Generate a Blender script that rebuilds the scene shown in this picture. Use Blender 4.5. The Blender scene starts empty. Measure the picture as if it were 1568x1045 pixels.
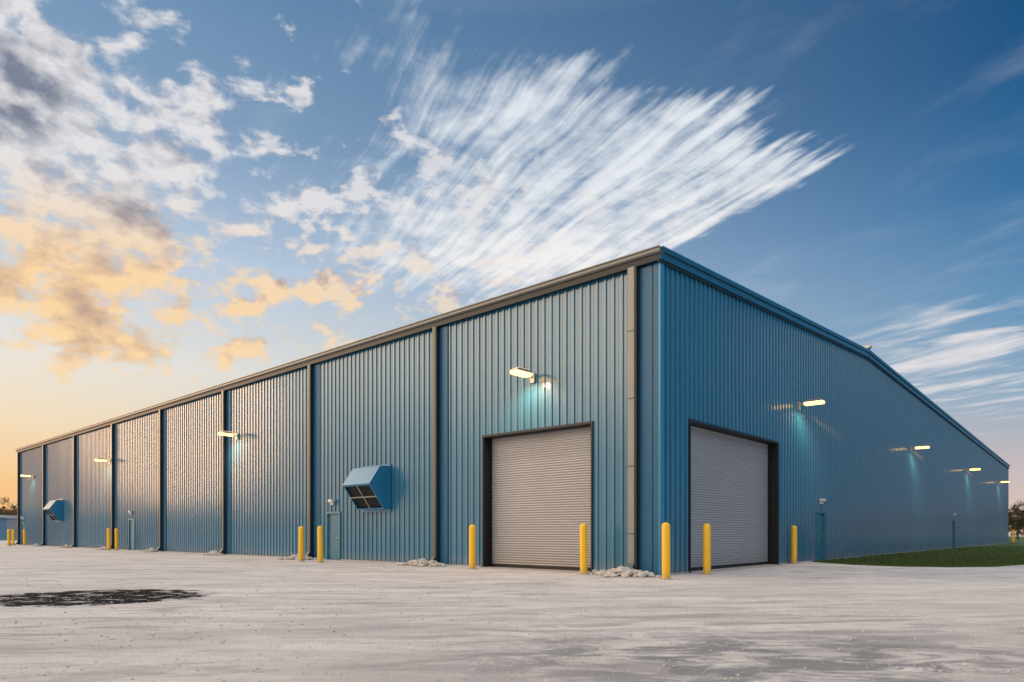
import bpy, math, random
from mathutils import Vector, Matrix, noise
random.seed(7)
scene = bpy.context.scene
col = scene.collection

# ------------------------------------------------------------------ node helpers
class NT:
    def __init__(s, tree):
        s.t = tree; s.n = tree.nodes; s.l = tree.links
    def new(s, typ, **kw):
        nd = s.n.new(typ)
        for k, v in kw.items(): setattr(nd, k, v)
        return nd
    def put(s, sock, val):
        if val is None: return
        if isinstance(val, bpy.types.NodeSocket): s.l.new(val, sock)
        else: sock.default_value = val
    def m(s, op, a, b=None, c=None, clamp=False):
        nd = s.new('ShaderNodeMath', operation=op, use_clamp=clamp)
        s.put(nd.inputs[0], a)
        if b is not None: s.put(nd.inputs[1], b)
        if c is not None: s.put(nd.inputs[2], c)
        return nd.outputs[0]
    def ss(s, v, a, b, lo=0.0, hi=1.0):
        nd = s.new('ShaderNodeMapRange', interpolation_type='SMOOTHSTEP')
        s.put(nd.inputs[0], v)
        for i, x in enumerate((a, b, lo, hi)): s.put(nd.inputs[1+i], x)
        return nd.outputs[0]
    def xyz(s, x, y, z=0.0):
        nd = s.new('ShaderNodeCombineXYZ')
        for i, q in enumerate((x, y, z)): s.put(nd.inputs[i], q)
        return nd.outputs[0]
    def sep(s, v):
        nd = s.new('ShaderNodeSeparateXYZ'); s.put(nd.inputs[0], v); return nd.outputs
    def noise(s, vec, scale=5, detail=6, rough=.55, dist=0.0, lac=2.0):
        nd = s.new('ShaderNodeTexNoise')
        if vec is not None: s.put(nd.inputs['Vector'], vec)
        nd.inputs['Scale'].default_value = scale; nd.inputs['Detail'].default_value = detail
        nd.inputs['Roughness'].default_value = rough; nd.inputs['Distortion'].default_value = dist
        nd.inputs['Lacunarity'].default_value = lac
        return nd.outputs[0]
    def ramp(s, fac, stops, interp='LINEAR'):
        nd = s.new('ShaderNodeValToRGB'); cr = nd.color_ramp; cr.interpolation = interp
        while len(cr.elements) < len(stops): cr.elements.new(0.5)
        for e, (p, c) in zip(cr.elements, stops):
            e.position = p; e.color = (c[0], c[1], c[2], 1)
        s.put(nd.inputs[0], fac); return nd.outputs[0]
    def mix(s, f, a, b, blend='MIX'):
        nd = s.new('ShaderNodeMix', data_type='RGBA', blend_type=blend)
        s.put(nd.inputs[0], f)
        for i, v in ((6, a), (7, b)):
            if isinstance(v, tuple) and len(v) == 3: v = (*v, 1)
            s.put(nd.inputs[i], v)
        return nd.outputs[2]
    def vadd(s, a, b):
        nd = s.new('ShaderNodeVectorMath', operation='ADD'); s.put(nd.inputs[0], a); s.put(nd.inputs[1], b); return nd.outputs[0]

def newmat(name):
    m = bpy.data.materials.new(name); m.use_nodes = True
    t = NT(m.node_tree); b = m.node_tree.nodes['Principled BSDF']
    return m, t, b

def simple(name, colr, rough=.5, metal=0.0, var=.12, nscale=3.0, bump=0.0, bscale=40, coat=0.0, coat_ior=1.5, coat_r=.1, dirt=None):
    m, t, b = newmat(name)
    tc = t.new('ShaderNodeTexCoord').outputs['Object']
    n = t.noise(tc, nscale, 5, .6)
    d = tuple(c*(1-var) for c in colr); l = tuple(min(1, c*(1+var)) for c in colr)
    c = t.mix(n, d, l)
    if dirt:
        z = t.sep(tc)[2]
        f = t.m('MULTIPLY', t.ss(z, dirt[1], 0.0, 0, 1), t.noise(tc, 9, 4, .6))
        c = t.mix(f, c, dirt[0])
    t.put(b.inputs['Base Color'], c)
    b.inputs['Roughness'].default_value = rough; b.inputs['Metallic'].default_value = metal
    b.inputs['Coat Weight'].default_value = coat; b.inputs['Coat IOR'].default_value = coat_ior
    b.inputs['Coat Roughness'].default_value = coat_r
    if bump:
        bp = t.new('ShaderNodeBump'); bp.inputs['Strength'].default_value = bump; bp.inputs['Distance'].default_value = .01
        t.put(bp.inputs['Height'], t.noise(tc, bscale, 4, .6)); t.put(b.inputs['Normal'], bp.outputs[0])
    return m

# ------------------------------------------------------------------ mesh builder
class MB:
    def __init__(s): s.v = []; s.f = []; s.mi = []
    def face(s, pts, mi=0):
        i = len(s.v); s.v += [tuple(p) for p in pts]; s.f.append(tuple(range(i, i+len(pts)))); s.mi.append(mi)
    def box(s, x0, x1, y0, y1, z0, z1, mi=0):
        i = len(s.v)
        s.v += [(x0,y0,z0),(x1,y0,z0),(x1,y1,z0),(x0,y1,z0),(x0,y0,z1),(x1,y0,z1),(x1,y1,z1),(x0,y1,z1)]
        for q in ((0,3,2,1),(4,5,6,7),(0,1,5,4),(1,2,6,5),(2,3,7,6),(3,0,4,7)):
            s.f.append(tuple(i+k for k in q)); s.mi.append(mi)
    def prism(s, prof, fn, a, b, mi=0, caps=True):
        n = len(prof); i = len(s.v)
        s.v += [fn(u, v, a) for u, v in prof] + [fn(u, v, b) for u, v in prof]
        for k in range(n):
            k2 = (k+1) % n
            s.f.append((i+k, i+k2, i+n+k2, i+n+k)); s.mi.append(mi)
        if caps:
            s.f.append(tuple(i+k for k in range(n))); s.mi.append(mi)
            s.f.append(tuple(i+n+k for k in reversed(range(n)))); s.mi.append(mi)
    def lathe(s, prof, cx=0, cy=0, seg=24, mi=0):
        i = len(s.v)
        for r, z in prof:
            for k in range(seg):
                a = 2*math.pi*k/seg; s.v.append((cx+r*math.cos(a), cy+r*math.sin(a), z))
        for j in range(len(prof)-1):
            for k in range(seg):
                k2 = (k+1) % seg
                s.f.append((i+j*seg+k, i+j*seg+k2, i+(j+1)*seg+k2, i+(j+1)*seg+k)); s.mi.append(mi)
    def tube(s, pts, rads, seg=8, mi=0):
        rings = []
        for j, p in enumerate(pts):
            p = Vector(p)
            d = (Vector(pts[min(j+1, len(pts)-1)]) - Vector(pts[max(j-1, 0)])).normalized()
            q = d.to_track_quat('Z', 'Y'); st = len(s.v)
            for k in range(seg):
                a = 2*math.pi*k/seg
                s.v.append(tuple(p + q @ Vector((rads[j]*math.cos(a), rads[j]*math.sin(a), 0))))
            rings.append(st)
        for j in range(len(rings)-1):
            for k in range(seg):
                k2 = (k+1) % seg
                s.f.append((rings[j]+k, rings[j]+k2, rings[j+1]+k2, rings[j+1]+k)); s.mi.append(mi)
    def mesh(s, name, mats, smooth=False):
        me = bpy.data.meshes.new(name); me.from_pydata(s.v, [], s.f)
        for m in mats: me.materials.append(m)
        me.polygons.foreach_set('material_index', s.mi)
        if smooth: me.polygons.foreach_set('use_smooth', [True]*len(s.f))
        me.update(); return me
    def obj(s, name, mats, parent=None, loc=None, rotz=None, smooth=False):
        o = bpy.data.objects.new(name, s.mesh(name, mats, smooth)); col.objects.link(o)
        if parent: o.parent = parent
        if loc is not None: o.location = loc
        if rotz is not None: o.rotation_euler = (0, 0, rotz)
        return o

# ------------------------------------------------------------------ site geometry
EYE = 1.27
C = Vector((4.28, 19.8, 0.0))
dr = Vector((0.669, 0.743, 0)).normalized()
ROT = math.atan2(dr.y, dr.x)
dl = Vector((-dr.y, dr.x, 0))
def W(x, y, z=0.0): return C + dr*x + dl*y + Vector((0, 0, z))
LEN_L, LEN_R, RIDGE = 71.4, 78.0, 21.0
def roof_z(x):
    return 9.2 + (10.42-9.2)*x/RIDGE if x < RIDGE else 10.42 + (8.6-10.42)*(x-RIDGE)/(LEN_R-RIDGE)

# ------------------------------------------------------------------ materials
def wall_mat():
    m, t, b = newmat('blue_metal_panel')
    tc = t.new('ShaderNodeTexCoord').outputs['Object']
    o = t.sep(tc)
    n1 = t.noise(tc, .35, 4, .6)
    sv = t.xyz(t.m('MULTIPLY', o[0], 3.0), t.m('MULTIPLY', o[1], 3.0), t.m('MULTIPLY', o[2], .25))
    n2 = t.noise(sv, 1.6, 4, .6)
    c = t.mix(n1, (.006, .118, .222), (.010, .155, .280))
    c = t.mix(t.m('MULTIPLY', n2, .4), c, (.012, .168, .29))
    f = t.m('MULTIPLY', t.ss(o[2], .6, 0.0), t.ss(t.noise(sv, 6, 4, .7), .3, .75, 0, .5))
    c = t.mix(f, c, (.34, .32, .30))
    t.put(b.inputs['Base Color'], c)
    b.inputs['Metallic'].default_value = .12
    t.put(b.inputs['Roughness'], t.m('MULTIPLY_ADD', n2, .15, .40))
    b.inputs['Coat Weight'].default_value = .9; b.inputs['Coat IOR'].default_value = 1.75
    b.inputs['Coat Roughness'].default_value = .15
    bp = t.new('ShaderNodeBump'); bp.inputs['Strength'].default_value = .10; bp.inputs['Distance'].default_value = .03
    ov = t.xyz(o[0], o[1], t.m('MULTIPLY', o[2], .6))
    t.put(bp.inputs['Height'], t.noise(ov, 1.3, 2, .5)); t.put(b.inputs['Normal'], bp.outputs[0])
    t.put(b.inputs['Coat Normal'], bp.outputs[0])
    return m
M_wall = wall_mat()
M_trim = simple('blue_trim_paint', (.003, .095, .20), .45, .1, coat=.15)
M_trim_lt = simple('pale_blue_corner_trim', (.02, .21, .36), .35, .2, coat=.5)
M_rake = simple('teal_rake_trim', (.006, .085, .15), .35, .2, coat=.5)
M_dark = simple('dark_trim_and_spout_shade', (.006, .014, .022), .5)
M_black = simple('black_jamb', (.005, .005, .006), .6)
M_spout = simple('grey_downspout_metal', (.22, .24, .235), .45, .2, var=.1, coat=.2)
M_spout2 = simple('slate_downspout_metal', (.07, .10, .11), .45, .2, var=.1, coat=.3)
M_gut = simple('grey_gutter_metal', (.18, .19, .19), .42, .3, var=.1)
M_roof = simple('galvalume_roof', (.40, .41, .41), .35, .7)
M_shut = simple('rolling_door_slats', (.33, .335, .355), .42, .2, var=.1, nscale=.6, dirt=((.28,.25,.22), .8))
M_door = simple('blue_door_paint', (.012, .13, .22), .45, 0, coat=.3)
M_frame = simple('door_frame_steel', (.04, .19, .27), .4, .2)
M_yel = simple('yellow_bollard_paint', (.85, .48, .008), .42, 0, var=.08, nscale=4, coat=.25, dirt=((.35,.25,.12), .35))
M_conc = simple('concrete', (.36, .34, .32), .85, 0, .2, 5, .4, 60)
M_white = simple('white_fixture', (.6, .6, .6), .4)
M_fixt = simple('fixture_aluminium', (.45, .45, .44), .35, .6)
M_rock = simple('limestone_rock', (.5, .47, .43), .9, 0, .3, 6, .5, 30)
M_hood = simple('blue_hood_metal', (.02, .20, .38), .3, .2, coat=.6)
M_grille = simple('grille_bars', (.5, .5, .48), .4, .6)

def emis(name, c, s):
    m, t, b = newmat(name)
    b.inputs['Base Color'].default_value = (*c, 1)
    b.inputs['Emission Color'].default_value = (*c, 1); b.inputs['Emission Strength'].default_value = s
    return m
M_led = emis('lit_lamp_lens', (1.0, .58, .13), 5.5)

# ------------------------------------------------------------------ building
bld = bpy.data.objects.new('warehouse_building', None); col.objects.link(bld)
bld.location = C; bld.rotation_euler = (0, 0, ROT)

L_DOOR = (2.38, 7.09, 4.67); R_DOOR = (1.79, 8.9, 4.70)
L_MAN = [(16.1, 17.08, 2.13), (40.7, 41.7, 2.13), (69.2, 70.1, 2.13)]
R_MAN = [(13.35, 14.35, 2.13), (44.5, 45.5, 2.13)]
def rib_wall(length, openings, ztop, fn, breaks=(), RD=.040):
    mb = MB(); P = .305; pts = []
    k = 0
    while k*P < length:
        s0 = k*P
        for ds, o in ((0, 0), (.012, RD), (.075, RD), (.090, 0), (.185, 0), (.190, .008), (.21, .008), (.215, 0)):
            if s0+ds < length: pts.append((s0+ds, o))
        k += 1
    pts.append((length, 0.0))
    def off(s):
        u = s % P
        if u < .012: return RD*u/.012
        if u < .075: return RD
        if u < .090: return RD*(.090-u)/.015
        return 0.0
    for a, b, h in openings: pts += [(a, off(a)), (b, off(b))]
    for q in breaks: pts.append((q, off(q)))
    pts.sort()
    for (s0, o0), (s1, o1) in zip(pts, pts[1:]):
        if s1-s0 < 1e-5: continue
        mid = (s0+s1)/2; z0 = 0.0
        for a, b, h in openings:
            if a < mid < b: z0 = h
        mb.face([fn(s0, o0, z0), fn(s1, o1, z0), fn(s1, o1, ztop(s1)), fn(s0, o0, ztop(s0))])
    return mb
fl = lambda s, o, z: (-o, s, z)
fr = lambda s, o, z: (s, -o, z)
rib_wall(LEN_L, [L_DOOR]+L_MAN, lambda s: 9.2, fl).obj('side_wall', [M_wall], bld)
rib_wall(LEN_R, [R_DOOR]+R_MAN, roof_z, fr, (RIDGE,), .050).obj('gable_wall', [M_wall], bld)
rib_wall(LEN_L, [], lambda s: 8.6, lambda s, o, z: (LEN_R+o, s, z)).obj('far_side_wall', [M_wall], bld)
rib_wall(LEN_R, [], roof_z, lambda s, o, z: (s, LEN_L+o, z), (RIDGE,)).obj('back_gable_wall', [M_wall], bld)

mb = MB()
ov = .12
ze = 9.42; zr = 10.66; zf = 8.86
prof = [(-.18, ze-.02), (RIDGE, zr), (LEN_R+.15, zf), (LEN_R+.15, zf-.1), (RIDGE, zr-.1), (-.18, ze-.12)]
mb.prism(prof, lambda u, v, w: (u, w, v), -ov, LEN_L+ov)
y = .3
while y < LEN_L:
    mb.prism([(-.15, ze), (RIDGE, zr), (RIDGE, zr+.06), (-.15, ze+.05)], lambda u, v, w: (u, w, v), y, y+.03)
    mb.prism([(RIDGE, zr), (LEN_R+.1, zf), (LEN_R+.1, zf+.05), (RIDGE, zr+.06)], lambda u, v, w: (u, w, v), y, y+.03)
    y += .61
mb.obj('roof', [M_roof], bld)
mb = MB()
mb.box(RIDGE-.3, RIDGE+.3, -.17, LEN_L+.17, zr+.03, zr+.12)
mb.box(RIDGE-.16, RIDGE+.16, -.26, LEN_L+.2, zr+.12, zr+.24)
mb.obj('ridge_cap', [M_roof], bld)

# eave gutter (left side)
mb = MB()
g = [(-.042, 9.28), (-.24, 9.28), (-.29, 9.32), (-.29, 9.40), (-.33, 9.42), (-.33, 9.45), (-.26, 9.45), (-.26, 9.44), (-.042, 9.44)]
mb.prism(g, lambda u, v, w: (u, w, v), -.16, LEN_L+.1)
mb.obj('eave_gutter', [M_gut], bld)
mb = MB(); mb.box(-.20, -.058, -.13, LEN_L+.05, 9.09, 9.277); mb.obj('eave_soffit', [M_dark], bld)

# rake trim along gable
mb = MB()
def rake(x0, z0, x1, z1):
    f = lambda u, v, w: (u, w, v)
    mb.prism([(x0, z0-.08), (x1, z1-.08), (x1, z1+.12), (x0, z0+.12)], f, -.14, -.058, 1)
    mb.prism([(x0, z0+.125), (x1, z1+.125), (x1, z1+.25), (x0, z0+.25)], f, -.20, -.125, 1)
    mb.prism([(x0, z0-.16), (x1, z1-.16), (x1, z1-.083), (x0, z0-.083)], f, -.10, -.06, 0)
    mb.prism([(x0, z0+.215), (x1, z1+.215), (x1, z1+.262), (x0, z0+.262)], f, -.215, -.203, 2)
rake(-.20, 9.2, RIDGE-.001, 10.42); rake(RIDGE+.001, 10.42, LEN_R+.15, 8.6)
mb.obj('rake_trim', [M_dark, M_rake, M_trim_lt], bld)

# corner trims
mb = MB()
mb.box(-.066, -.003, .0, .17, 0.02, 9.14, 1)
mb.box(-.066, .16, -.066, -.0025, 0.02, 9.10, 0)
mb.box(LEN_R-.15, LEN_R+.05, -.066, -.003, 0.02, 8.4, 1)
mb.box(-.066, -.003, LEN_L-.17, LEN_L+.05, 0.02, 9.1, 1)
mb.obj('corner_trim', [M_trim_lt, M_trim], bld)

# downspouts
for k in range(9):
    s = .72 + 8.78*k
    wd = .22 if k == 0 else .15
    mb = MB()
    mb.box(-.23, -.07, s, s+wd, .35, 9.1, 0)
    f = lambda u, v, w: (u, w, v)
    mb.prism([(-.07, .35), (-.23, .35), (-.40, .1), (-.30, .02)], f, s, s+wd, 3)
    mb.box(-.235, -.003, s-.085, s-.004, .05, 9.08, 1)  # shaded side of the spout, put in as a dark-coloured box
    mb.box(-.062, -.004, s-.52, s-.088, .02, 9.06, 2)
    for z in (1.2, 3.2, 5.2, 7.2):
        mb.box(-.236, -.066, s-.002, s+wd+.012, z, z+.04, 3)
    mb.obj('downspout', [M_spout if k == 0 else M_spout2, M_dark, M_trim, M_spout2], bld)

# base flashing
mb = MB()
for a, b in ((.18, L_DOOR[0]-.13), (L_DOOR[1]+.13, 16.0), (17.2, 40.6), (41.8, 69.1), (70.2, LEN_L-.2)):
    mb.box(-.070, -.059, a, b, 0, .06)
for a, b in ((.17, R_DOOR[0]-.13), (R_DOOR[1]+.13, 13.25), (14.45, 44.4), (45.6, LEN_R-.2)):
    mb.box(a, b, -.076, -.067, 0, .06)
mb.obj('base_flashing', [M_conc], bld)

def big_door(name, a, b, h, fn):
    D = .32
    mb = MB()
    def bx(s0, s1, o0, o1, z0, z1, mi):
        p = fn(s0, o0, z0); q = fn(s1, o1, z1)
        mb.box(min(p[0], q[0]), max(p[0], q[0]), min(p[1], q[1]), max(p[1], q[1]), z0, z1, mi)
    bx(a, a+.015, -D-.1, .058, 0, h, 1); bx(b-.015, b, -D-.1, .058, 0, h, 1)
    bx(a, b, -D-.1, .058, h-.015, h-.001, 1)
    bx(a-.05, a-.001, .003, .066, 0, h+.07, 2); bx(b+.001, b+.05, .003, .066, 0, h+.07, 2)
    bx(a, b, .003, .066, h+.001, h+.07, 2)
    bx(a+.016, a+.10, -D, -D+.05, 0, h-.02, 1); bx(b-.10, b-.016, -D, -D+.05, 0, h-.02, 1)
    bx(a+.1, b-.1, -D-.02, -D+.03, .02, .12, 1)
    bx(a-.05, b+.05, -D-.1, .35, -.05, .018, 3)
    z = .12; p = .082
    while z < h-.02:
        prof = [(0, 0), (.018, .012), (.024, .035), (.018, .062), (0, .074), (0, p)]
        for (o0, za), (o1, zb) in zip(prof, prof[1:]):
            if z+zb > h-.015: break
            mb.face([fn(a+.1, -D+o0, z+za), fn(b-.1, -D+o0, z+za), fn(b-.1, -D+o1, z+zb), fn(a+.1, -D+o1, z+zb)], 0)
        z += p
    bx(a+.1, b-.1, -D-.03, -D-.01, .1, h-.02, 1)
    mb.obj(name, [M_shut, M_black, M_dark, M_conc], bld)
big_door('side_rolling_door', *L_DOOR, fl)
big_door('gable_rolling_door', *R_DOOR, fr)

def man_door(a, b, h, fn):
    mb = MB()
    def bx(s0, s1, o0, o1, z0, z1, mi):
        p = fn(s0, o0, z0); q = fn(s1, o1, z1)
        mb.box(min(p[0], q[0]), max(p[0], q[0]), min(p[1], q[1]), max(p[1], q[1]), z0, z1, mi)
    bx(a-.06, a+.03, -.08, .075, 0, h+.06, 1); bx(b-.03, b+.06, -.08, .075, 0, h+.06, 1)
    bx(a+.03, b-.03, -.08, .075, h-.03, h+.06, 1)
    bx(a+.032, b-.032, -.05, -.005, .02, h-.035, 0)
    bx(a+.09, a+.13, -.005, .06, 1.0, 1.03, 2); bx(a+.08, a+.25, .045, .065, 1.0, 1.025, 2)
    bx(a+.03, b-.03, -.1, .1, -.03, .016, 3)
    for z in (.3, 1.05, 1.8): bx(b-.05, b-.033, -.004, .01, z, z+.12, 2)
    c = (a+b)/2
    bx(c-.14, c+.14, .05, .24, 2.62, 2.74, 4); bx(c-.1, c+.1, .05, .15, 2.5, 2.62, 4)
    mb.obj('entry_door', [M_door, M_frame, M_fixt, M_conc, M_white], bld)
for d in L_MAN: man_door(*d, fl)
for d in R_MAN: man_door(*d, fr)

# ------------------------------------------------------------------ wall floodlights
def wall_light(side, s, z=6.5):
    o = bpy.data.objects.new('wall_light', None); col.objects.link(o)
    o.location = W(0, s, z) if side == 'L' else W(s, 0, z)
    out = (-dr if side == 'L' else -dl); o.rotation_euler = (0, 0, math.atan2(out.y, out.x))
    mb = MB()
    mb.box(.048, .12, -.09, .09, -.22, .10, 0)
    mb.tube([(.11, 0, -.05), (.3, 0, .02), (.5, 0, .04)], [.03, .03, .03], 8, 0)
    mb.box(.32, 1.05, -.17, .17, .03, .075, 0)
    mb.box(.40, .97, -.12, .12, .075, .12, 0)
    for k in range(9): mb.box(.42+.06*k, .435+.06*k, -.15, .15, .12, .15, 0)
    mb.obj('housing', [M_fixt], o)
    lb = MB(); lb.prism([(-.165, .028), (.165, .028), (.14, -.07), (-.14, -.07)], lambda u, v, w: (w, u, v), .33, 1.04)
    lb.obj('lens', [M_led], o)
    ld = bpy.data.lights.new('lamp', 'SPOT'); ld.spot_size = math.radians(150); ld.spot_blend = .8
    ld.shadow_soft_size = .06; ld.energy = 210; ld.color = (1, .62, .36)
    lo = bpy.data.objects.new('lamp', ld); col.objects.link(lo); lo.parent = o; lo.location = (.74, 0, -.16)
    lo.rotation_euler = (0, math.radians(14), 0)
for s in (4.75, 25.7, 45.4, 65.9): wall_light('L', s)
for s in (11.1, 30.7, 50.5, 69.5): wall_light('R', s)

# ------------------------------------------------------------------ exhaust hoods
def hood(s0, s1):
    mb = MB(); f = lambda u, v, w: (-u, w, v)
    prof = [(.06, 3.98), (.50, 3.95), (1.02, 3.22), (.28, 2.22), (.06, 2.22)]
    wdt = s1-s0
    for w0 in (0, wdt-.02): mb.prism(prof, f, w0, w0+.02, 0)
    def slab(p, q, w0, w1, mi, t=.02):
        d = Vector((q[0]-p[0], q[1]-p[1])).normalized(); nn = Vector((-d.y, d.x))*t
        mb.prism([p, q, (q[0]+nn.x, q[1]+nn.y), (p[0]+nn.x, p[1]+nn.y)], f, w0, w1, mi)
    slab(prof[0], prof[1], -.02, wdt+.02, 0); slab(prof[1], prof[2], -.02, wdt+.02, 0)
    slab(prof[4], prof[3], .02, wdt-.02, 0)
    p, q = Vector(prof[2]), Vector(prof[3]); d = (q-p).normalized(); inn = Vector((-d.y, d.x))
    if inn.y < 0: inn = -inn
    def lerp(t, k): r = p+(q-p)*t+inn*k; return (r.x, r.y)
    mb.prism([lerp(.02, .08), lerp(.98, .08), lerp(.98, .10), lerp(.02, .10)], f, .03, wdt-.03, 1)
    for t0, t1 in ((.0, .05), (.485, .515), (.95, 1.0)):
        mb.prism([lerp(t0, -.015), lerp(t1, -.015), lerp(t1, .02), lerp(t0, .02)], f, .0, wdt, 2 if t0 == .485 else 0)
    for w0 in (.0, wdt/2-.02, wdt-.05):
        mid = 0 < w0 < wdt-.06
        mb.prism([lerp(.05, -.012), lerp(.95, -.012), lerp(.95, .018), lerp(.05, .018)], f, w0, w0+(.035 if mid else .05), 2 if mid else 0)
    for k in range(12):
        t0 = .08+k*.07; mb.prism([lerp(t0, .03), lerp(t0+.012, .03), lerp(t0+.012, .04), lerp(t0, .04)], f, .05, wdt-.05, 3)
    mb.box(-.063, -.057, -.10, wdt+.10, 2.12, 4.08, 0)
    mb.obj('exhaust_hood', [M_hood, M_black, M_grille, M_dark], None, W(0, s0), ROT)
hood(12.55, 14.4); hood(57.0, 58.85)

# ------------------------------------------------------------------ bollards
bm_ = MB()
prof = [(.0, 1.53), (.05, 1.522), (.085, 1.50), (.107, 1.465), (.113, 1.42), (.113, .01)]
bm_.lathe(prof, seg=32, mi=0)
bm_.lathe([(.115, .03), (.17, .025), (.19, 0.0)], seg=24, mi=1)
boll_me = bm_.mesh('safety_bollard', [M_yel, M_conc], True)
for x, y in ((-1.36, 23.3), (2.15, 20.45), (4.12, 18.25), (5.8, 20.3), (11.15, 27.0), (-9.08, 29.4), (-7.92, 28.2),
             (-28.0, 47.4), (-27.45, 47.4), (-46.4, 63), (-46.0, 62.4), (-45.7, 64.0), (-47.5, 65), (63.2, 86), (62.0, 82)):
    o = bpy.data.objects.new('safety_bollard', boll_me); col.objects.link(o); o.location = (x, y, 0)
    o.rotation_euler = (math.radians(random.uniform(-.5, .5)), math.radians(random.uniform(-.5, .5)), random.uniform(0, 6))

# ------------------------------------------------------------------ rocks
def rock(mb, p, r, mi=0):
    i = len(mb.v); t = (1+5**.5)/2
    ic = [(-1,t,0),(1,t,0),(-1,-t,0),(1,-t,0),(0,-1,t),(0,1,t),(0,-1,-t),(0,1,-t),(t,0,-1),(t,0,1),(-t,0,-1),(-t,0,1)]
    fs = [(0,11,5),(0,5,1),(0,1,7),(0,7,10),(0,10,11),(1,5,9),(5,11,4),(11,10,2),(10,7,6),(7,1,8),(3,9,4),(3,4,2),(3,2,6),(3,6,8),(3,8,9),(4,9,5),(2,4,11),(6,2,10),(8,6,7),(9,8,1)]
    sx, sy, sz = r*random.uniform(.7, 1.3), r*random.uniform(.7, 1.3), r*random.uniform(.45, .8)
    a = random.uniform(0, 6.28); ca, sa = math.cos(a), math.sin(a)
    for v in ic:
        k = random.uniform(.75, 1.15)/1.9
        x, y, z = v[0]*sx*k, v[1]*sy*k, v[2]*sz*k
        mb.v.append((p[0]+x*ca-y*sa, p[1]+x*sa+y*ca, p[2]+z))
    for f in fs: mb.f.append(tuple(i+q for q in f)); mb.mi.append(mi)
for k in range(9):
    mb = MB(); n = 190 if k < 4 else 70
    R = (1.0, 1.0, .75, .6, .5, .5, .5, .5, .5)[k]
    for q in range(n):
        a = random.uniform(0, 6.28); d = abs(random.gauss(0, .5))*R
        x, y = d*math.cos(a)*.7, d*math.sin(a)*1.15
        x = min(x, .25)
        r = random.uniform(.05, .15)
        rock(mb, (x, y, r*.3+max(0, .18-.18*d/R)*random.random()), r)
    mb.obj('rock_pile', [M_rock], None, W(-.66, .72+8.78*k+.15), ROT)

mb = MB()
for q in range(6500):
    y = 2.2+ (random.random()**1.6)*24; x = random.uniform(-.85, .85)*y + random.uniform(-1, 1)
    wx = (Vector((x, y, 0))-C)
    if wx.dot(dr) > -.4 and wx.dot(dl) > -.4: continue
    r = random.choice((.005, .006, .007, .008, .010, .012, .018)) * (1 if y < 8 else 1.3)
    rock(mb, (x, y, r*.2), r)
mb.obj('gravel', [M_rock])

# ------------------------------------------------------------------ ground
def ground_mat():
    m, t, b = newmat('crushed_limestone_yard')
    tc = t.new('ShaderNodeTexCoord').outputs['Object']; o = t.sep(tc)
    big = t.noise(tc, .11, 4, .55)
    tr = t.noise(t.xyz(t.m('MULTIPLY', o[0], .22), t.m('MULTIPLY', o[1], .9), 0), 1.0, 6, .62, .6)
    tr2 = t.noise(t.xyz(t.m('MULTIPLY_ADD', o[1], .25, t.m('MULTIPLY', o[0], .5)), t.m('MULTIPLY_ADD', o[0], -.35, t.m('MULTIPLY', o[1], 2.2)), 3.0), 1.0, 6, .65, .8)
    fine = t.noise(tc, 26, 8, .8); mid = t.noise(tc, 3.2, 6, .75)
    c = t.mix(t.ss(tr, .3, .7), (.55, .52, .505), (.77, .74, .72))
    c = t.mix(t.ss(mid, .4, .7, 0, .6), c, (.52, .495, .485))
    c = t.mix(t.ss(fine, .48, .75, 0, .8), c, (.28, .265, .26))
    c = t.mix(t.ss(fine, .48, .25, 0, .65), c, (.86, .83, .81))
    c = t.mix(t.m('MULTIPLY', t.ss(tr2, .48, .62), t.ss(big, .35, .6, .3, .9)), c, (.36, .35, .355))
    dx = t.m('DIVIDE', t.m('SUBTRACT', o[0], 2.6), 4.2); dy = t.m('DIVIDE', t.m('SUBTRACT', o[1], 6.9), 2.3)
    rr = t.m('SQRT', t.m('ADD', t.m('MULTIPLY', dx, dx), t.m('MULTIPLY', dy, dy)))
    c = t.mix(t.m('MULTIPLY', t.ss(rr, 1.1, .3), t.ss(t.noise(t.xyz(t.m('MULTIPLY', o[0], .9), t.m('MULTIPLY', o[1], 1.6), 0), 1.2, 8, .75, .7), .42, .56, 0, .85)), c, (.20, .205, .22))
    dx = t.m('DIVIDE', t.m('SUBTRACT', o[0], -8.2), 2.1); dy = t.m('DIVIDE', t.m('SUBTRACT', o[1], 13.4), 1.75)
    rr = t.m('SQRT', t.m('ADD', t.m('MULTIPLY', dx, dx), t.m('MULTIPLY', dy, dy)))
    rr = t.m('ADD', rr, t.m('MULTIPLY_ADD', t.noise(t.xyz(o[0], t.m('MULTIPLY', o[1], 1.4), 0), 1.6, 8, .75), 1.5, -.75))
    wet = t.ss(rr, 1.0, .92)
    wet = t.m('MULTIPLY', wet, t.ss(t.noise(t.xyz(t.m('MULTIPLY', o[0], .7), t.m('MULTIPLY', o[1], 1.2), 5.0), 3.0, 7, .75), .43, .46))
    c = t.mix(wet, c, (.010, .010, .012))
    t.put(b.inputs['Base Color'], c)
    t.put(b.inputs['Roughness'], t.m('MULTIPLY_ADD', wet, -.15, .93))
    t.put(b.inputs['Specular IOR Level'], t.m('MULTIPLY_ADD', wet, -.2, .25))
    h = t.m('MULTIPLY_ADD', fine, .32, t.m('MULTIPLY_ADD', mid, .7, t.m('MULTIPLY', tr, 1.6)))
    h = t.m('MULTIPLY', h, t.m('MULTIPLY_ADD', wet, -.6, 1.0))
    bp = t.new('ShaderNodeBump'); bp.inputs['Strength'].default_value = 1.0; bp.inputs['Distance'].default_value = .06
    t.put(bp.inputs['Height'], h); t.put(b.inputs['Normal'], bp.outputs[0])
    return m
mb = MB(); S = 2500
mb.face([(-S, -S, 0), (S, -S, 0), (S, S, 0), (-S, S, 0)])
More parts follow.
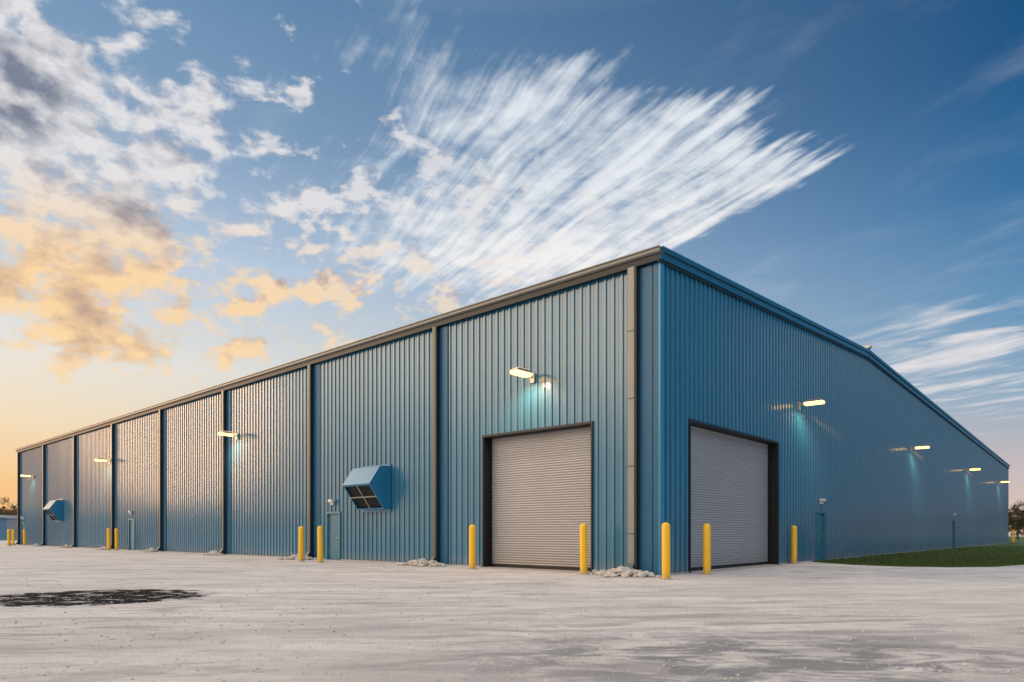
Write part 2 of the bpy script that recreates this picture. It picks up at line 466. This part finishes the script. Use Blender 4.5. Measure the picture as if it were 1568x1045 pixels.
mb.obj('ground', [ground_mat()])

# ------------------------------------------------------------------ lawn
M_grass, t, b = newmat('grass_green')
tc = t.new('ShaderNodeTexCoord').outputs['Object']
n = t.noise(tc, .8, 6, .7); n2 = t.noise(tc, 14, 4, .7)
c = t.mix(n, (.025, .055, .008), (.075, .12, .02)); c = t.mix(t.ss(n2, .4, .8, 0, .5), c, (.11, .13, .03))
t.put(b.inputs['Base Color'], c); b.inputs['Roughness'].default_value = .8
edge = [(12.75, 29.1), (12.85, 27.9), (13.2, 26.4), (14.2, 25.1), (15.8, 24.6), (17.6, 24.9), (20.4, 26.9), (27, 30), (45, 36), (120, 60), (190, 150), (120, 190), (60, 100), (57.2, 78.6)]
mb = MB(); mb.face([(x, y, .02) for x, y in edge])
for (a, b2) in zip(edge[:10], edge[1:10]):
    mb.face([(a[0], a[1], .02), (b2[0], b2[1], .02), (b2[0]+.02, b2[1]-.12, -.01), (a[0]-.05, a[1]-.12, -.01)])
def inside(x, y):
    c = False; n = len(edge); j = n-1
    for i in range(n):
        xi, yi = edge[i]; xj, yj = edge[j]
        if (yi > y) != (yj > y) and x < (xj-xi)*(y-yi)/(yj-yi)+xi: c = not c
        j = i
    return c
cnt = 0
while cnt < 42000:
    y = 24.4 + (random.random()**1.7)*34; x = random.uniform(12.3, 15+ (y-24)*1.25+8)
    if x/y > .95: continue
    jx, jy = x+random.gauss(0, .06), y+random.gauss(0, .06)
    if not inside(jx, jy) : continue
    v = Vector((x, y, 0))-C
    if v.dot(dl) > -.1: continue
    h = random.uniform(.04, .10); w = random.uniform(.012, .03); a = random.uniform(0, 6.28)
    ca, sa = math.cos(a)*w, math.sin(a)*w
    mb.face([(x-ca, y-sa, .015), (x+ca, y+sa, .015), (x+random.uniform(-.04, .04), y+random.uniform(-.04, .04), h)])
    cnt += 1
mb.obj('grass_lawn', [M_grass])

# ------------------------------------------------------------------ trees
def leafmat(name, a, b_):
    m, t, b = newmat(name)
    n = t.noise(t.new('ShaderNodeTexCoord').outputs['Object'], .9, 4, .6)
    t.put(b.inputs['Base Color'], t.mix(t.ss(n, .3, .7), a, b_)); b.inputs['Roughness'].default_value = .7
    return m
M_leaf = leafmat('oak_foliage', (.02, .035, .01), (.09, .075, .025))
M_leaf2 = leafmat('autumn_foliage', (.08, .05, .02), (.22, .12, .04))
M_bark = simple('bark', (.06, .045, .035), .9)
def tree_mesh(seed, H, leaf):
    rnd = random.Random(seed); mb = MB()
    mb.tube([(0, 0, 0), (.08, .03, H*.2), (0, .1, H*.42), (.1, 0, H*.7)], [H*.035, H*.028, H*.02, H*.008], 8, 1)
    ends = []
    for k in range(11):
        a = k*2.4+rnd.uniform(-.3, .3); z0 = H*rnd.uniform(.2, .55); L = H*rnd.uniform(.24, .42)
        e = (L*math.cos(a), L*math.sin(a), min(H*.93, z0+H*rnd.uniform(.1, .38)))
        mid = (e[0]*.5, e[1]*.5, z0+(e[2]-z0)*.35)
        mb.tube([(0, .05, z0), mid, e], [H*.013, H*.008, H*.003], 5, 1); ends.append(e); ends.append(mid)
    ends.append((0, 0, H*.9))
    for e in ends:
        R = H*rnd.uniform(.08, .16)
        for q in range(170):
            d = Vector((rnd.gauss(0, 1), rnd.gauss(0, 1), rnd.gauss(0, .75))).normalized()*R*rnd.random()**.45
            c = Vector(e)+d; s = H*rnd.uniform(.008, .018)
            u = Vector((rnd.gauss(0, 1), rnd.gauss(0, 1), rnd.gauss(0, 1))).normalized(); w = u.orthogonal().normalized()
            mb.face([c-u*s, c+w*s*.6, c+u*s, c-w*s*.6], 0)
    return mb.mesh('oak_tree', [leaf, M_bark])
tm = [tree_mesh(1, 6.5, M_leaf), tree_mesh(2, 7.5, M_leaf), tree_mesh(3, 8.5, M_leaf2), tree_mesh(4, 9, M_leaf2)]
def put_tree(i, x, y, sc=1):
    o = bpy.data.objects.new('oak_tree', tm[i]); col.objects.link(o); o.location = (x, y, 0)
    o.rotation_euler = (0, 0, random.uniform(0, 6)); o.scale = (sc, sc, sc)
for i, x, y, sc in ((0, 83, 112, .95), (1, 88, 116, .95), (0, 95, 118, 1.1), (1, 103, 130, 1.2), (0, 90, 126, 1.0), (1, 112, 128, 1.2)): put_tree(i, x, y, sc)
for i, x, y, sc in ((2, -98, 132, .95), (3, -106, 140, 1), (2, -112, 136, 1.1), (3, -103, 134, .9), (3, -120, 150, 1.2), (2, -94, 138, .9)): put_tree(i, x, y, sc)
mb = MB()
for side in (-1, 1):
    for q in range(9000):
        az = math.radians(random.uniform(34, 75))*side; d = random.uniform(240, 270)
        x, y = d*math.sin(az), d*math.cos(az)
        hh = 7+4*noise.noise(Vector((x*.05, y*.05, 0)))+2.5*noise.noise(Vector((x*.2, y*.2, 3)))
        z = hh*random.random()**.7
        u = Vector((random.gauss(0, 1), random.gauss(0, 1), random.gauss(0, 1))).normalized()*random.uniform(.5, .9); w = u.orthogonal().normalized()*.6
        c = Vector((x, y, z)); mb.face([c-u, c+w, c+u, c-w])
mb.obj('distant_treeline', [M_leaf2])

mb = MB()
mb.prism([(0, 0), (16, 0), (16, 3.2), (8, 4.0), (0, 3.2)], lambda u, v, w: (u, w, v), 0, 24, 0)
mb.prism([(-.3, 3.2), (8, 4.02), (16.3, 3.2), (16.3, 3.35), (8, 4.2), (-.3, 3.35)], lambda u, v, w: (u, w, v), -.3, 24.3, 1)
mb.box(5, 8.5, -.03, -.005, 0, 2.7, 2); mb.box(11, 12, -.03, -.005, 0, 2.1, 3)
mb.obj('storage_shed', [M_wall, M_trim, M_shut, M_white], None, (-92, 100, 0), .2)

# ------------------------------------------------------------------ world / sky
world = bpy.data.worlds.new('World'); scene.world = world; world.use_nodes = True
nt = world.node_tree; nt.nodes.clear(); t = NT(nt)
out = t.new('ShaderNodeOutputWorld'); bg = t.new('ShaderNodeBackground'); nt.links.new(bg.outputs[0], out.inputs[0])
gen = t.new('ShaderNodeTexCoord').outputs['Generated']
nrm = t.new('ShaderNodeVectorMath', operation='NORMALIZE'); t.put(nrm.inputs[0], gen)
DIR = nrm.outputs[0]
d = t.sep(DIR); dx, dy, dz = d[0], d[1], d[2]
SUN_AZ = math.radians(-62)
sx, sy = math.sin(SUN_AZ), math.cos(SUN_AZ)
hl = t.m('SQRT', t.m('ADD', t.m('ADD', t.m('MULTIPLY', dx, dx), t.m('MULTIPLY', dy, dy)), 1e-5))
cs = t.m('DIVIDE', t.m('MULTIPLY_ADD', dx, sx, t.m('MULTIPLY', dy, sy)), hl)
sa = t.m('DIVIDE', dx, hl)
zc = t.m('MAXIMUM', dz, 0.0)
warm = t.m('MULTIPLY_ADD', cs, .80, .16, clamp=True)
left = t.ramp(zc, [(0, (1.0, .50, .15)), (.06, (1.0, .60, .24)), (.13, (1.0, .78, .50)), (.21, (.95, .88, .76)), (.34, (.62, .73, .86)), (.47, (.30, .44, .62)), (.60, (.17, .32, .52)), (.78, (.75, .79, .86)), (1, (1, 1, 1))])
right = t.ramp(zc, [(0, (.76, .58, .50)), (.08, (.56, .50, .53)), (.16, (.28, .42, .57)), (.25, (.12, .30, .51)), (.38, (.022, .155, .36)), (.5, (.004, .085, .235)), (.62, (.002, .06, .18)), (.8, (.6, .66, .75)), (1, (1, 1, 1))])
sky = t.mix(warm, right, left)
nish = t.new('ShaderNodeTexSky', sky_type='NISHITA'); nish.sun_disc = False
nish.sun_elevation = math.radians(6); nish.sun_rotation = SUN_AZ
nsc = t.mix(1.0, nish.outputs[0], (.06, .06, .06), 'MULTIPLY')
sky = t.mix(.05, sky, nsc)

zs = t.m('MAXIMUM', dz, .04)
px = t.m('DIVIDE', dx, zs); py = t.m('DIVIDE', dy, zs)
a = t.m('ADD', t.m('MULTIPLY', px, .89), t.m('MULTIPLY', py, .455))
b_ = t.m('ADD', t.m('MULTIPLY', px, -.455), t.m('MULTIPLY', py, .89))
P = t.xyz(px, py, 0)
# cirrus streaks lying along one wind direction in the cloud plane
wob = t.noise(P, 1.3, 2, .5)
aw = t.m('MULTIPLY_ADD', wob, .14, a)
st = t.noise(t.xyz(t.m('MULTIPLY', aw, 24.0), t.m('MULTIPLY', b_, 1.5), 0), 1.0, 6, .60, .12)
st2 = t.noise(t.xyz(t.m('MULTIPLY', aw, 5.5), t.m('MULTIPLY', b_, 3.0), 7.0), 1.0, 5, .6, .4)
puff = t.noise(P, 8.0, 4, .6, .3)
jag = t.m('MULTIPLY_ADD', t.noise(t.xyz(t.m('MULTIPLY', a, 12), t.m('MULTIPLY', b_, 3), 1.0), 1.0, 3, .6), .5, -.25)
bj = t.m('ADD', b_, jag)
mb_ = t.m('MULTIPLY', t.ss(bj, 1.06, 1.36), t.ss(bj, 3.4, 2.1))
ma_ = t.m('MULTIPLY', t.ss(a, -.10, 1.05), t.ss(t.m('MULTIPLY_ADD', jag, .12, a), 1.68, 1.57))
reg = t.m('MULTIPLY', mb_, ma_)
den = t.m('ADD', t.m('MULTIPLY', st, .46), t.m('ADD', t.m('MULTIPLY', st2, .44), t.m('MULTIPLY', puff, .26)))
thr = t.m('MULTIPLY_ADD', reg, -.37, .77)
cir = t.m('MULTIPLY', t.ss(t.m('SUBTRACT', den, thr), -.05, .27), t.ss(reg, .0, .25))
# right-hand wisps
regr = t.m('MULTIPLY', t.m('MULTIPLY', t.ss(a, 2.4, 3.6), t.ss(a, 7.5, 5.0)), t.m('MULTIPLY', t.ss(b_, .9, 1.6), t.ss(b_, 4.5, 2.8)))
st3 = t.noise(t.xyz(t.m('MULTIPLY', aw, 2.6), t.m('MULTIPLY', b_, 1.1), 2.0), 1.0, 6, .6, .4)
wis = t.m('MULTIPLY', t.ss(st3, .44, .70), regr)
veil = t.m('MULTIPLY', t.ss(st3, .5, .8), .16)
# broken cumulus, built on the sky direction
def cum(off):
    Q = t.vadd(DIR, off)
    V = t.new('ShaderNodeVectorMath', operation='MULTIPLY'); t.put(V.inputs[0], Q); V.inputs[1].default_value = (1, 1, 1.7)
    n1 = t.noise(V.outputs[0], 6.2, 7, .58, .25); n2 = t.noise(V.outputs[0], 21, 5, .56, .2)
    return n1, n2
wL = t.ss(sa, -.2, -.48)
def dens(off):
    n1, n2 = cum(off)
    big = t.m('ADD', t.m('MULTIPLY', n1, .62), t.m('MULTIPLY', n2, .38))
    sml = t.m('ADD', t.m('MULTIPLY', n1, .26), t.m('MULTIPLY', n2, .74))
    mx = t.new('ShaderNodeMix', data_type='FLOAT'); t.put(mx.inputs[0], wL); t.put(mx.inputs[2], sml); t.put(mx.inputs[3], big)
    return mx.outputs[0]
o0 = (1.21, 3.3, .45)
c0 = dens(o0); c1 = dens((o0[0]-.012, o0[1]+.004, o0[2]-.014))
lw1 = t.m('MULTIPLY', t.ss(sa, -.12, -.52), t.m('MULTIPLY', t.ss(dz, .14, .25), t.ss(dz, .80, .40)))
lw2 = t.m('MULTIPLY', t.m('MULTIPLY', t.ss(sa, .20, -.05), t.ss(dz, .24, .33)), t.ss(dz, .60, .38))
lw = t.m('MAXIMUM', lw1, t.m('MULTIPLY', lw2, .60))
lw = t.m('MULTIPLY', lw, t.ss(dy, -.1, .2))
thr2 = t.m('MULTIPLY_ADD', lw, -.18, .605)
dd = t.m('SUBTRACT', c0, thr2)
cumd = t.m('MULTIPLY', t.ss(dd, -.02, .08), t.ss(lw, .0, .15))
relief = t.m('SUBTRACT', c0, c1)
thick = t.m('MULTIPLY', t.ss(dd, .03, .20), t.ss(sa, -.15, -.5, .2, 1.0))
litf = t.m('ADD', t.m('SUBTRACT', .95, t.m('MULTIPLY', thick, .78)), t.m('MULTIPLY', relief, 6.5), clamp=True)
tint = t.m('MULTIPLY', t.ss(cs, .15, .9), t.ss(dz, .43, .30))
lit_c = t.mix(tint, (.80, .78, .79), (1.0, .68, .35))
shd_c = t.mix(tint, (.20, .22, .29), (.42, .27, .23))
cum_c = t.mix(litf, shd_c, lit_c)
cir_c = t.mix(t.ss(dz, .5, .28), (.80, .84, .89), (.98, .93, .88))
sky = t.mix(veil, sky, (.80, .80, .82))
sky = t.mix(t.m('MULTIPLY', wis, .75), sky, (.88, .82, .80))
sky = t.mix(t.m('MULTIPLY', cir, .96), sky, cir_c)
sky = t.mix(t.m('MULTIPLY', cumd, t.ss(sa, .1, -.4, .6, .92)), sky, cum_c)
# eastern sky opposite the sunset: deep twilight blue down to the horizon
east = t.m('MULTIPLY', t.ss(dx, .64, .82), t.m('MULTIPLY', t.ss(dz, .0, .04), t.ss(dz, .6, .4)))
sky = t.mix(east, sky, (.06, .25, .48))
# bright afterglow outside the view to the left: orange near the horizon, cream higher up
gaz = t.m('MULTIPLY', t.ss(dy, .66, .45), t.ss(dx, -.35, -.8))
g2 = t.m('MULTIPLY', t.ss(dz, .10, .26), t.ss(dz, .75, .45))
g1 = t.m('MULTIPLY', t.ss(dz, .0, .05), t.m('MULTIPLY', t.ss(dz, .25, .08), t.ss(dy, .05, .35)))
sky = t.mix(t.m('MULTIPLY', gaz, g1), sky, (2.4, 1.15, .42))
sky = t.mix(t.m('MULTIPLY', gaz, g2), sky, (4.0, 2.9, 1.85))
back = t.m('MULTIPLY', t.ss(dy, .1, -.7), t.ss(dz, .25, .6))
sky = t.mix(back, sky, (1.5, 1.43, 1.38))
t.put(bg.inputs[0], sky); bg.inputs[1].default_value = 1.0

sd = bpy.data.lights.new('sun', 'SUN'); sd.energy = .42; sd.angle = math.radians(14); sd.color = (1, .62, .34)
so = bpy.data.objects.new('sun', sd); col.objects.link(so)
az = math.radians(-70); el = math.radians(9)
v = Vector((math.sin(az)*math.cos(el), math.cos(az)*math.cos(el), math.sin(el)))
so.rotation_euler = v.to_track_quat('Z', 'Y').to_euler()

# ------------------------------------------------------------------ camera
cd = bpy.data.cameras.new('camera'); cam = bpy.data.objects.new('camera', cd); col.objects.link(cam)
cam.location = (0, 0, EYE); cam.rotation_euler = (math.pi/2, 0, 0)
cd.sensor_width = 36; cd.lens = 24; cd.shift_y = 292.5/1568; cd.clip_end = 6000; cd.clip_start = .1
scene.camera = cam
scene.view_settings.view_transform = 'Standard'; scene.view_settings.look = 'None'; scene.view_settings.exposure = 0
